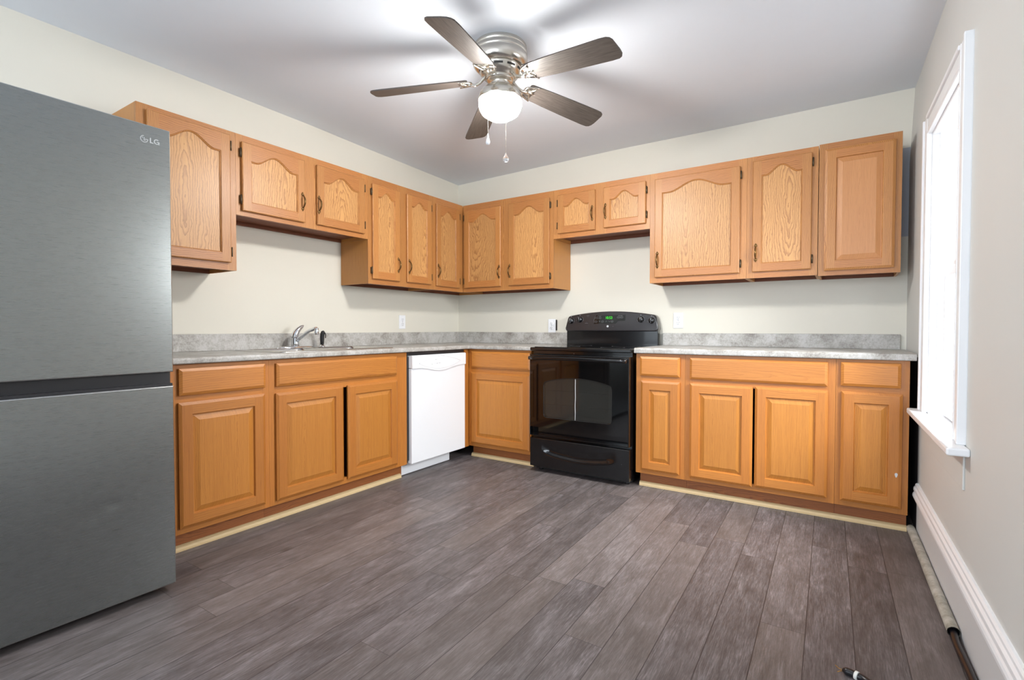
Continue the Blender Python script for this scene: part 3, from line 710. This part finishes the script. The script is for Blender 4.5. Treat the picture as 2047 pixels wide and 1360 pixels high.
# ------------------------------------------------------------------ dishwasher
dw = thing('dishwasher', 'white built-in dishwasher under the worktop near the corner', 'dishwasher', (0, 0, 0))
DY0, DY1 = -1.286, -.690
m = MB(); m.box(.04, .585, DY0+.004, DY1-.004, .10, .868, 0); m.obj('tub_body', 'fridge_recess_black', dw)
m = MB(); m.box(.585, .632, DY0, DY1, .096, .775, 0, .004); m.obj('door_front', 'plastic_white', dw)
DXM = (DY0+DY1)/2; HWD = (DY1-DY0)/2
def low(u): return .768-.030*(.5*(1+math.cos(PI*min(1, abs(u)/.80))))   # bottom edge of the control panel, u in -1..1
N = 40; A_ = []; B_ = []; 
m = MB(); topz = .858
lp0 = [(DXM+HWD*(2*i/N-1), low(2*i/N-1)) for i in range(N+1)]
for xa, xb in ((.586, .640),):
    f0 = [(xb, y, z) for y, z in lp0]+[(xb, DY1, topz-.006), (xb, DY0, topz-.006)]
    bk = [(xa, y, z) for y, z in lp0]+[(xa, DY1, topz), (xa, DY0, topz)]
    md = [(xb-.006, y, z-.001) for y, z in lp0]+[(xb-.006, DY1, topz), (xb-.006, DY0, topz)]
    m.loft([bk, md, f0], 0, False, True, True)
cp = m.obj('control_panel', 'plastic_white', dw)
simple('panel_line_grey', (214, 217, 220), .4)
m = MB()
def lens(u, s): 
    return (.800 + (.040 if s > 0 else -.046)*max(0, 1-(u/.78)**2))
for s in (1, -1):
    pts = [(.6405, DXM+HWD*u, lens(u, s)) for u in [(-.78+1.56*i/30) for i in range(31)]]
    m.tube(pts, .0011, 6)
m.tube([(.6408, DXM+HWD*u, .768+.030-.030) for u in (-.98, -.80)], .0012, 6)
m.tube([(.6405, DXM-.03, .846), (.6405, DXM+.0, .850), (.6405, DXM+.045, .846)], .0015, 6)
m.tube([(.6405, DXM-.05, .822), (.6405, DXM+.03, .823)], .0008, 6); m.tube([(.6405, DXM-.09, .792), (.6405, DXM+.0, .795)], .0008, 6)
for y_, z_ in ((-.055, .822), (-.095, .790), (-.04, .793), (-.015, .795)): m.lathe([(.0001, .6425), (.0035, .6422), (.004, .640)], (0, DXM+y_, z_), 10, 'x')
sub(m, 'handle_outline', 'panel_line_grey', cp)
m = MB(); m.box(.60, .606, DY0-.020, DY0-.001, .12, .85); m.box(.575, .60, DY0-.020, DY1+.02, .862, .882); m.obj('gap_shade_strips', 'fridge_recess_black', dw)  # black strips stand in for the shade in the gaps around the door
m = MB(); m.box(.520, .540, -1.302, -.775, .004, .092, 0, .002); m.box(.50, .520, -1.24, -.80, .0, .010); m.obj('toe_panel', 'plastic_white', dw)

# ------------------------------------------------------------------ stove
st = thing('electric_range', 'black electric range with glass oven door between the base cabinets', 'stove', (0, 0, 0))
SX0, SX1 = 1.2235, 1.992; SF = -.655
m = MB(); m.box(SX0+.004, SX1-.004, -.62, -.03, .03, .895, 0)
# oven cavity front opening is behind the glass: leave body as a shell
m.obj('stove_body', 'black_enamel', st)
m = MB(); m.box(SX0, SX1, SF-.012, -.05, .889, .912, 0, .005); m.box(SX0+.02, SX1-.02, SF+.02, -.10, .912, .916, 1, .0015)
ct = m.obj('cooktop', ['black_enamel', 'black_glass'], st)
m = MB()
for cx, cy, rb in ((SX0+.20, -.48, .105), (SX1-.20, -.48, .085), (SX0+.20, -.22, .085), (SX1-.20, -.22, .105)):
    for k in range(40):
        a, b = 2*PI*k/40, 2*PI*(k+1)/40
        m.add([(cx+rb*math.cos(a), cy+rb*math.sin(a), .9165), (cx+rb*math.cos(b), cy+rb*math.sin(b), .9165), (cx+(rb-.003)*math.cos(b), cy+(rb-.003)*math.sin(b), .9165), (cx+(rb-.003)*math.cos(a), cy+(rb-.003)*math.sin(a), .9165)], [(0, 1, 2, 3)])
sub(m, 'burner_rings', 'grey_marking', ct)
# oven door with arched window
DZ0, DZ1 = .268, .862; wx0, wx1, wz0, wzt = 1.345, 1.868, .408, .672
def win(ins, y, n=16):
    r = .022; P = []
    P += [(wx0+ins+r*(1-math.cos(a)), y, wz0+ins+r*(1-math.sin(a))) for a in [R(90*i/4) for i in range(5)]]
    P = [(wx0+ins, y, wz0+ins+r), (wx0+ins+r*.3, y, wz0+ins+r*.3), (wx0+ins+r, y, wz0+ins), (wx1-ins-r, y, wz0+ins), (wx1-ins-r*.3, y, wz0+ins+r*.3), (wx1-ins, y, wz0+ins+r)]
    P += [(wx1-ins, y, wzt-ins-.03), (wx1-ins-.008, y, wzt-ins-.010)]
    for i in range(1, n):
        u = 1-2*i/n; P.append(((wx0+wx1)/2+u*((wx1-wx0)/2-ins-.010), y, wzt-ins-.006+.036*(1-u*u)))
    P += [(wx0+ins+.008, y, wzt-ins-.010), (wx0+ins, y, wzt-ins-.03)]
    return P
def ring_face(m, inner, x0, x1, z0, z1, y, mat=0):
    """fill between the rectangle and the window outline using radial projection"""
    cx, cz = (x0+x1)/2, (wz0+wzt)/2; out = []
    for p in inner:
        dx, dz = p[0]-cx, p[2]-cz
        sx = ((x1-cx) if dx > 0 else (cx-x0))/max(abs(dx), 1e-6); sz = ((z1-cz) if dz > 0 else (cz-z0))/max(abs(dz), 1e-6)
        s = min(sx, sz); out.append((cx+dx*s, y, cz+dz*s))
    m.loft([inner, out], mat)
    # corner fill
    n = len(out)
    for i in range(n):
        a, b = out[i], out[(i+1) % n]
        if abs(a[0]-b[0]) > 1e-5 and abs(a[2]-b[2]) > 1e-5:
            c = (a[0] if abs(a[0]-x0) < 1e-5 or abs(a[0]-x1) < 1e-5 else b[0], y, a[2] if abs(a[2]-z0) < 1e-5 or abs(a[2]-z1) < 1e-5 else b[2])
            m.add([a, b, c], [(0, 1, 2)], mat)
m = MB(); x0, x1 = SX0+.004, SX1-.004; YF = SF-.026
def rc(ins, y): return [(x0+ins, y, DZ0+ins), (x1-ins, y, DZ0+ins), (x1-ins, y, DZ1-ins), (x0+ins, y, DZ1-ins)]
m.loft([rc(0, -.621), rc(0, YF+.006), rc(.002, YF+.002), rc(.006, YF)], 1, False, False, False)
ring_face(m, win(0, YF), x0+.006, x1-.006, DZ0+.006, DZ1-.006, YF)
m.loft([win(0, YF), win(.003, YF+.003), win(.003, YF+.03)], 0)
od = m.obj('oven_door', ['black_glass', 'black_enamel'], st)
m = MB(); m.loft([win(.0031, YF+.0025), win(.0031, YF+.0055)], 0, False, True, True); sub(m, 'oven_window', 'oven_window_glass', od)
m = MB(); P_ = win(0, YF-.0002); m.tube(P_+[P_[0]], .0007, 6); sub(m, 'window_trim', 'dark_slot_metal', od)
m = MB(); m.loft([[(1.598, YF-.0006, .41), (1.6005, YF-.0006, .41), (1.6005, YF+.0015, .41), (1.598, YF+.0015, .41)]]+[[(1.598+dx, YF-.0006, z), (1.5998+dx+.0016, YF-.0006, z), (1.5998+dx+.0016, YF+.0015, z), (1.598+dx, YF+.0015, z)] for dx, z in ((.0005, .46), (-.001, .51), (.001, .57), (.0, .64), (.0005, .697))], 0, False, True, True); sub(m, 'drip_streak', 'drip_white', od)
# handle bar
m = MB(); hz, hy = .838, YF-.030
pts = [(x0+.012+(x1-x0-.024)*i/20, hy-.010*math.sin(PI*i/20), hz-.002+.004*math.sin(PI*i/20)) for i in range(21)]
m.loft([[(p[0], p[1]+.009*math.cos(a), p[2]+.013*math.sin(a)) for a in [2*PI*k/12 for k in range(12)]] for p in pts], 0, True, True, True)
for x in (x0+.022, x1-.022): m.box(x-.012, x+.012, hy, YF+.001, hz-.011, hz+.011, 0, .003)
sub(m, 'door_handle', 'black_enamel', od)
m = MB()
for z in (.50, .60):
    m.tube([(1.31, -.634, z), (1.90, -.634, z)], .0022, 8)
m.box(1.30, 1.91, -.6205, -.6195, .38, .73, 1)
m.obj('oven_rack', ['rack_steel', 'oven_cavity'], st)
# storage drawer with a scooped pull
m = MB(); x0d, x1d, zd0, zd1 = SX0+.004, SX1-.004, .040, .250; YD = SF-.018; NXd, NZd = 60, 24; g = []
for j in range(NZd+1):
    for i in range(NXd+1):
        x = x0d+.005+(x1d-x0d-.01)*i/NXd; z = zd0+.005+(zd1-zd0-.01)*j/NZd
        u = (x-(x0d+x1d)/2)/.285; zc = .186-.036*max(0, 1-u*u); hb = .042
        q = abs(z-zc)/hb; y = YD
        if abs(u) < 1 and q < 1: y += .017*(1-q*q)**2*min(1, (1-abs(u))*5)
        g.append((x, y, z))
m.add(g, [(j*(NXd+1)+i, j*(NXd+1)+i+1, (j+1)*(NXd+1)+i+1, (j+1)*(NXd+1)+i) for j in range(NZd) for i in range(NXd)], 0, True)
def rd(ins, y): return [(x0d+ins, y, zd0+ins), (x1d-ins, y, zd0+ins), (x1d-ins, y, zd1-ins), (x0d+ins, y, zd1-ins)]
m.loft([rd(.005, YD), rd(.001, YD+.003), rd(0, YD+.006), rd(0, -.621)], 0, False, False, True)
m.obj('storage_drawer', 'black_enamel', st)
m = MB(); m.box(SX0+.02, SX1-.02, -.60, -.05, .012, .03); 
for x in (SX0+.05, SX1-.05): 
    for y in (-.58, -.10): m.lathe([(.016, 0), (.016, .012), (.008, .014), (.008, .03)], (x, y, 0), 12)
m.obj('levelling_base', 'black_rubber', st)
# back guard and control panel
m = MB(); m.box(SX0+.003, SX1-.003, -.080, -.030, .912, 1.04, 0, .003); m.obj('back_guard', 'black_enamel', st)
def cpoly(ins):
    xl, xr, zb, zt = 1.2140+ins, 1.9985-ins, 1.028+ins, 1.155-ins; P = []
    r = .022
    for a in (270, 240, 210, 180): P.append((xl+.004+r+r*math.cos(R(a)), zb+r+r*math.sin(R(a))))
    r2 = .030
    for a in (170, 150, 125, 105): P.append((xl+.020+r2+r2*math.cos(R(a)), zt-r2+r2*math.sin(R(a))))
    for i in range(1, 16): u = -1+2*i/16; P.append(((xl+xr)/2+u*((xr-xl)/2-.05), zt+.031*(1-u*u)*1.0))
    for a in (75, 55, 30, 10): P.append((xr-.020-r2+r2*math.cos(R(a)), zt-r2+r2*math.sin(R(a))))
    for a in (0, -30, -60, -90): P.append((xr-.004-r+r*math.cos(R(a)), zb+r+r*math.sin(R(a))))
    return P
def cy_(z): return -.098+(z-1.03)*.12        # the face leans back a little
m = MB(); 
def cl(ins, dy): return [(x, cy_(z)+dy, z) for x, z in cpoly(ins)]
bk = [(x, -.028, z) for x, z in cpoly(0)]
m.loft([bk, cl(0, .010), cl(.003, .003), cl(.009, 0)], 0, True, True, False)
pi_ = cl(.009, 0); m.f.append([len(m.v)-len(pi_)+i for i in range(len(pi_))]); m.m.append(0); m.sm.append(False)
cpn = m.obj('control_panel', 'black_panel_plastic', st)
m = MB(); zt_ = 1.131
P4 = [(1.470, 1.088), (1.655, 1.088), (1.675, 1.108), (1.735, 1.112), (1.735, 1.155), (1.480, 1.155)]
m.loft([[(x, cy_(z)-.0012, z) for x, z in P4], [(x, cy_(z)+.001, z) for x, z in P4]], 0, False, True, True); sub(m, 'display_window', 'black_glass', cpn)
m = MB(); add_text(m, '10:53', .030, 1.600, cy_(1.134)-.0022, 1.134, 0, .9); sub(m, 'clock_digits', 'green_digits', cpn)
def line(pts, r=.0007): m.tube([(x, cy_(z)-.0018, z) for x, z in pts], r, 5)
def mark(name, mat='grey_marking'):
    sub(m, name, mat, cpn)
def key(cx, z, rx, rz):
    line([(cx+rx*math.cos(a), z+rz*math.sin(a)) for a in [2*PI*k/14 for k in range(15)]]); line([(cx-rx*.5, z), (cx+rx*.5, z)], .0011)
for q in ((1.497, 1.134, .012, .009), (1.525, 1.135, .010, .008), (1.680, 1.137, .012, .008), (1.705, 1.138, .012, .008), (1.492, 1.104, .012, .008), (1.548, 1.105, .010, .008), (1.628, 1.106, .010, .008)):
    m = MB(); key(*q); mark('touch_key')
for P_, r_ in (([(1.572, 1.099), (1.579, 1.112), (1.586, 1.099)], .0008), ([(1.598, 1.112), (1.605, 1.099), (1.612, 1.112)], .0008), ([(1.520, 1.110), (1.526, 1.110), (1.523, 1.102), (1.520, 1.110)], .0013)):
    m = MB(); line(P_, r_); mark('arrow_key')
for P_, r_ in (([(1.500, 1.149), (1.535, 1.150)], .0010), ([(1.677, 1.151), (1.712, 1.151)], .0010), ([(1.405, 1.152), (1.432, 1.153)], .0010), ([(1.395, 1.093), (1.422, 1.093)], .0012), ([(1.474, 1.090), (1.474, 1.118), (1.480, 1.140), (1.486, 1.156)], .0009)):
    m = MB(); line(P_, r_); mark('printed_line')
for P_ in ([(1.417, 1.145), (1.421, 1.145)], [(1.406, 1.101), (1.410, 1.101)]):
    m = MB(); line(P_, .0012); mark('indicator_mark')
m = MB(); m.lathe([(.0001, -.0016), (.0085, -.0014), (.0092, .001)], (1.592, cy_(1.067), 1.067), 20, 'y'); mark('maker_badge', 'white_marking')
m = MB(); m.lathe([(.0001, -.0016), (.002, -.0014), (.002, .001)], (1.637, cy_(1.067), 1.067), 10, 'y'); mark('indicator_dot')
for kx, kz in ((1.271, 1.113), (1.350, 1.122), (1.860, 1.118), (1.943, 1.110)):
    y = cy_(kz); k = MB()
    k.lathe([(.0001, -.016), (.016, -.016), (.021, -.012), (.0235, -.003), (.0235, .001)], (kx, y, kz), 24, 'y')
    k.box(kx-.004, kx+.004, y-.026, y-.010, kz-.020, kz+.020, 0, .002)
    ko = sub(k, 'control_knob', 'black_enamel', cpn)
    k = MB(); k.box(kx-.0008, kx+.0008, y-.0268, y-.0255, kz+.002, kz+.019); 
    # in the knob's own space
    o = k.obj('pointer_line', 'white_marking', st); o.name = 'knob_pointer'
    d = MB()
    for i in range(30):
        a = R(-230+i*280/30); b = R(-230+(i+1)*280/30)
        d.tube([(kx+.0285*math.cos(a), y-.0012, kz+.0285*math.sin(a)), (kx+.0285*math.cos(b), y-.0012, kz+.0285*math.sin(b))], .0006, 5)
        if i % 3 == 0: d.tube([(kx+.0285*math.cos(a), y-.0012, kz+.0285*math.sin(a)), (kx+.0325*math.cos(a), y-.0012, kz+.0325*math.sin(a))], .0009, 5)
    d.box(kx-.004, kx+.004, y-.0015, y, kz+.0325, kz+.0375); d.box(kx-.005, kx+.005, y-.0015, y, kz-.0405, kz-.0375)
    sub(d, 'dial_markings', 'grey_marking', cpn)

# ------------------------------------------------------------------ ceiling fan
FC = (1.6815, -1.7179); ZC = 2.474
fan = thing('ceiling_fan', 'brushed nickel ceiling fan with five weathered wood blades and a lit globe', 'ceiling fan', (FC[0], FC[1], ZC))
m = MB(); m.lathe([(.128, .004), (.134, -.004), (.134, -.018), (.130, -.022), (.135, -.028), (.138, -.036), (.138, -.044), (.134, -.048), (.139, -.054), (.140, -.075), (.136, -.096), (.124, -.108), (.110, -.112)], (0, 0, 0), 64); m.obj('motor_housing', 'brushed_nickel', fan)
m = MB(); m.lathe([(.112, -.110), (.108, -.118), (.102, -.136), (.092, -.148), (.080, -.154), (.078, -.160), (.062, -.166)], (0, 0, 0), 64)
vb = m.obj('vented_ring', 'brushed_nickel', fan)
m = MB()
for k in range(10):
    for i in range(6):
        a, b = 2*PI*k/10+i*.07, 2*PI*k/10+(i+1)*.07
        m.add([(.1075*math.cos(a), .1075*math.sin(a), -.1225), (.1075*math.cos(b), .1075*math.sin(b), -.1225), (.1045*math.cos(b), .1045*math.sin(b), -.1315), (.1045*math.cos(a), .1045*math.sin(a), -.1315)], [(0, 1, 2, 3)])
sub(m, 'vent_slots', 'dark_slot_metal', vb)
m = MB(); m.lathe([(.070, -.150), (.072, -.168), (.060, -.176), (.050, -.178), (.047, -.184), (.046, -.202), (.050, -.208)], (0, 0, 0), 48); m.obj('switch_housing', 'brushed_nickel', fan)
m = MB(); m.lathe([(.046, -.202), (.060, -.205), (.084, -.213), (.100, -.228), (.108, -.246), (.1115, -.262), (.1115, -.270), (.108, -.271), (.106, -.255), (.09, -.232), (.05, -.212)], (0, 0, 0), 64); m.obj('light_fitter', 'brushed_nickel', fan)
m = MB(); m.lathe([(.103, -.268), (.108, -.282), (.108, -.298), (.102, -.318), (.092, -.334), (.077, -.345), (.056, -.358), (.030, -.366), (.0001, -.368)], (0, 0, 0), 64); m.obj('light_globe', 'lit_frosted_globe', fan)
# blades
def blade_mesh():
    r0_, r1_ = .165, .655; top_ = []; 
    ol = [(r0_, -.046), (r0_+.01, -.052), (.30, -.060), (.45, -.066), (.60, -.070), (.632, -.068), (.647, -.060), (.655, -.045), (.660, .02), (.658, .045), (.650, .060), (.636, .068), (.60, .070), (.45, .066), (.30, .060), (r0_+.01, .052), (r0_, .046)]
    m = MB(); m.loft([[(x, y, 0) for x, y in ol], [(x, y, .0055) for x, y in ol]], 0, False, True, True); return m
def arm_mesh():
    m = MB()
    m.tube([(.062, 0, .030), (.085, 0, .014), (.105, 0, -.003), (.130, 0, -.012), (.155, 0, -.008), (.172, 0, -.004)], [.010, .009, .008, .008, .009, .008], 10)
    for s in (-1, 1):   # outer horns of the crescent
        P = []
        for i in range(11):
            u = i/10; P.append((.150+.012*math.sin(u*PI)*-1+.062*u**1.6, s*(.004+.050*u**.75), -.0045))
        m.tube(P, [.007-.004*i/10 for i in range(11)], 8)
        P = [(.170, s*.004, -.004), (.185, s*.012, -.004), (.196, s*.026, -.004), (.198, s*.042, -.004)]; m.tube(P, [.005, .004, .0035, .003], 8)
    m.tube([(.165, 0, -.004), (.190, 0, -.004), (.212, 0, -.003)], [.007, .005, .002], 8)
    m.box(.165, .205, -.030, .030, -.0015, -.0002)
    return m
bl0 = ar0 = None
droop = R(5.2); pitchb = R(13)
for k in range(5):
    th = R([-77, -5, 67, 139, 211][k])-.009
    Mx = Matrix.Translation((0, 0, -.165)) @ Matrix.Rotation(th, 4, 'Z') @ Matrix.Rotation(droop, 4, 'Y') @ Matrix.Rotation(-pitchb, 4, 'X')
    if k == 0:
        b_ = blade_mesh().obj('fan_blade', 'fan_blade_wood', fan, center=False); a_ = arm_mesh().obj('blade_arm', 'brushed_nickel', fan, center=False); bl0, ar0 = b_, a_
    else:
        b_ = bl0.copy(); a_ = ar0.copy(); COL.objects.link(b_); COL.objects.link(a_); b_.parent = fan; a_.parent = fan
    b_.matrix_basis = Mx; a_.matrix_basis = Mx
rg = Vector((.836, .549, 0))
def chain(dx, fwd, z1, fob, mat, nm):
    x, y = rg.x*dx+.549*fwd, rg.y*dx-.836*fwd
    m = MB(); n = 40
    m.tube([(x, y, -.262), (x, y, z1)], .0009, 6)
    for i in range(n): 
        z = -.262+(z1+.262)*i/n; m.lathe([(.0001, -.0016), (.0016, 0), (.0001, .0016)], (x, y, z), 6)
    o = m.obj('pull_chain', 'brushed_nickel', fan)
    m = MB(); m.lathe([(r_, h_) for r_, h_ in fob], (x, y, z1), 20); sub(m, nm, mat, o)
chain(-.058, .085, -.470, [(.0001, .004), (.003, 0), (.0035, -.014), (.007, -.026), (.0105, -.038), (.010, -.046), (.006, -.051), (.0001, -.052)], 'plastic_white', 'white_fob')
chain(.030, .085, -.568, [(.0001, .006), (.004, .003), (.005, -.004), (.011, -.012), (.015, -.022), (.013, -.031), (.006, -.037), (.0001, -.038)], 'clear_acrylic', 'crystal_fob')

# ------------------------------------------------------------------ pipe and cable along the right baseboard
def RW(d, out, z): return (RWX+math.sin(RA)*d-math.cos(RA)*out, -math.cos(RA)*d-math.sin(RA)*out, z)
pp = thing('floor_conduit', 'grey painted conduit pipe lying along the foot of the right baseboard', 'pipe', RW(.585, .026, 0))
ox_ = Vector(RW(.585, .026, 0))
def rel(p): return tuple(Vector(p)-ox_)
m = MB(); pts = [rel(RW(d, .026, .021+.001*math.sin(d*9))) for d in [.56+1.06*i/16 for i in range(17)]]
m.tube(pts, .0185, 16, 0, False); m.tube(pts, .0150, 16, 1, False); m.obj('pipe', ['painted_pipe', 'black_rubber'], pp)
for d in (.95, 1.38):
    m = MB()
    for a0 in range(8):
        a, b = R(-60+a0*30), R(-60+(a0+1)*30)
        q = [(.026+.0200*math.cos(x_)*1, .021+.0200*math.sin(x_)) for x_ in (a, b)]
        m.add([rel(RW(d, o, z)) for o, z in q]+[rel(RW(d+.014, o, z)) for o, z in q[::-1]], [(0, 1, 2, 3)])
    m.box(0, 0.001, 0, .001, 0, .001) if False else None
    m.obj('pipe_strap', 'painted_pipe', pp)
def smooth_path(P, n=10):
    out = []
    for i in range(len(P)-1):
        p0 = Vector(P[max(i-1, 0)]); p1 = Vector(P[i]); p2 = Vector(P[i+1]); p3 = Vector(P[min(i+2, len(P)-1)])
        for k in range(n):
            t_ = k/n; out.append(.5*((2*p1)+(-p0+p2)*t_+(2*p0-5*p1+4*p2-p3)*t_*t_+(-p0+3*p1-3*p2+p3)*t_**3))
    out.append(Vector(P[-1])); return out
cb = thing('electrical_cable', 'black cable coming out of the floor conduit, its white-taped bare end lying on the floor', 'cable', (3.19, -2.04, 0))
c0 = Vector((3.19, -2.04, 0))
P = [RW(1.50, .026, .021), RW(1.60, .026, .021), RW(1.70, .030, .017), RW(1.86, .024, .012), RW(2.05, .028, .012), RW(2.22, .07, .012), RW(2.28, .15, .012), RW(2.22, .22, .012), RW(2.12, .25, .012), (3.228, -2.058, .012), (3.195, -2.040, .012), (3.165, -2.030, .010)]
sm = [p-c0 for p in smooth_path(P)]; m = MB(); m.tube(sm, [.0105]*(len(sm)-4)+[.009, .0075, .006, .004], 12); m.obj('cable_sheath', 'cable_black', cb)
m = MB(); m.tube([Vector((3.197, -2.0412, .0125))-c0, Vector((3.205, -2.0452, .0125))-c0], .0125, 14); m.obj('tape_band', 'tape_white', cb)
m = MB(); m.tube([Vector(q)-c0 for q in ((3.168, -2.031, .010), (3.156, -2.026, .008), (3.146, -2.020, .012))], .0012, 6)
m.tube([Vector(q)-c0 for q in ((3.168, -2.031, .009), (3.158, -2.034, .005), (3.152, -2.038, .003))], .0012, 6); m.obj('bare_wires', 'copper_wire', cb)
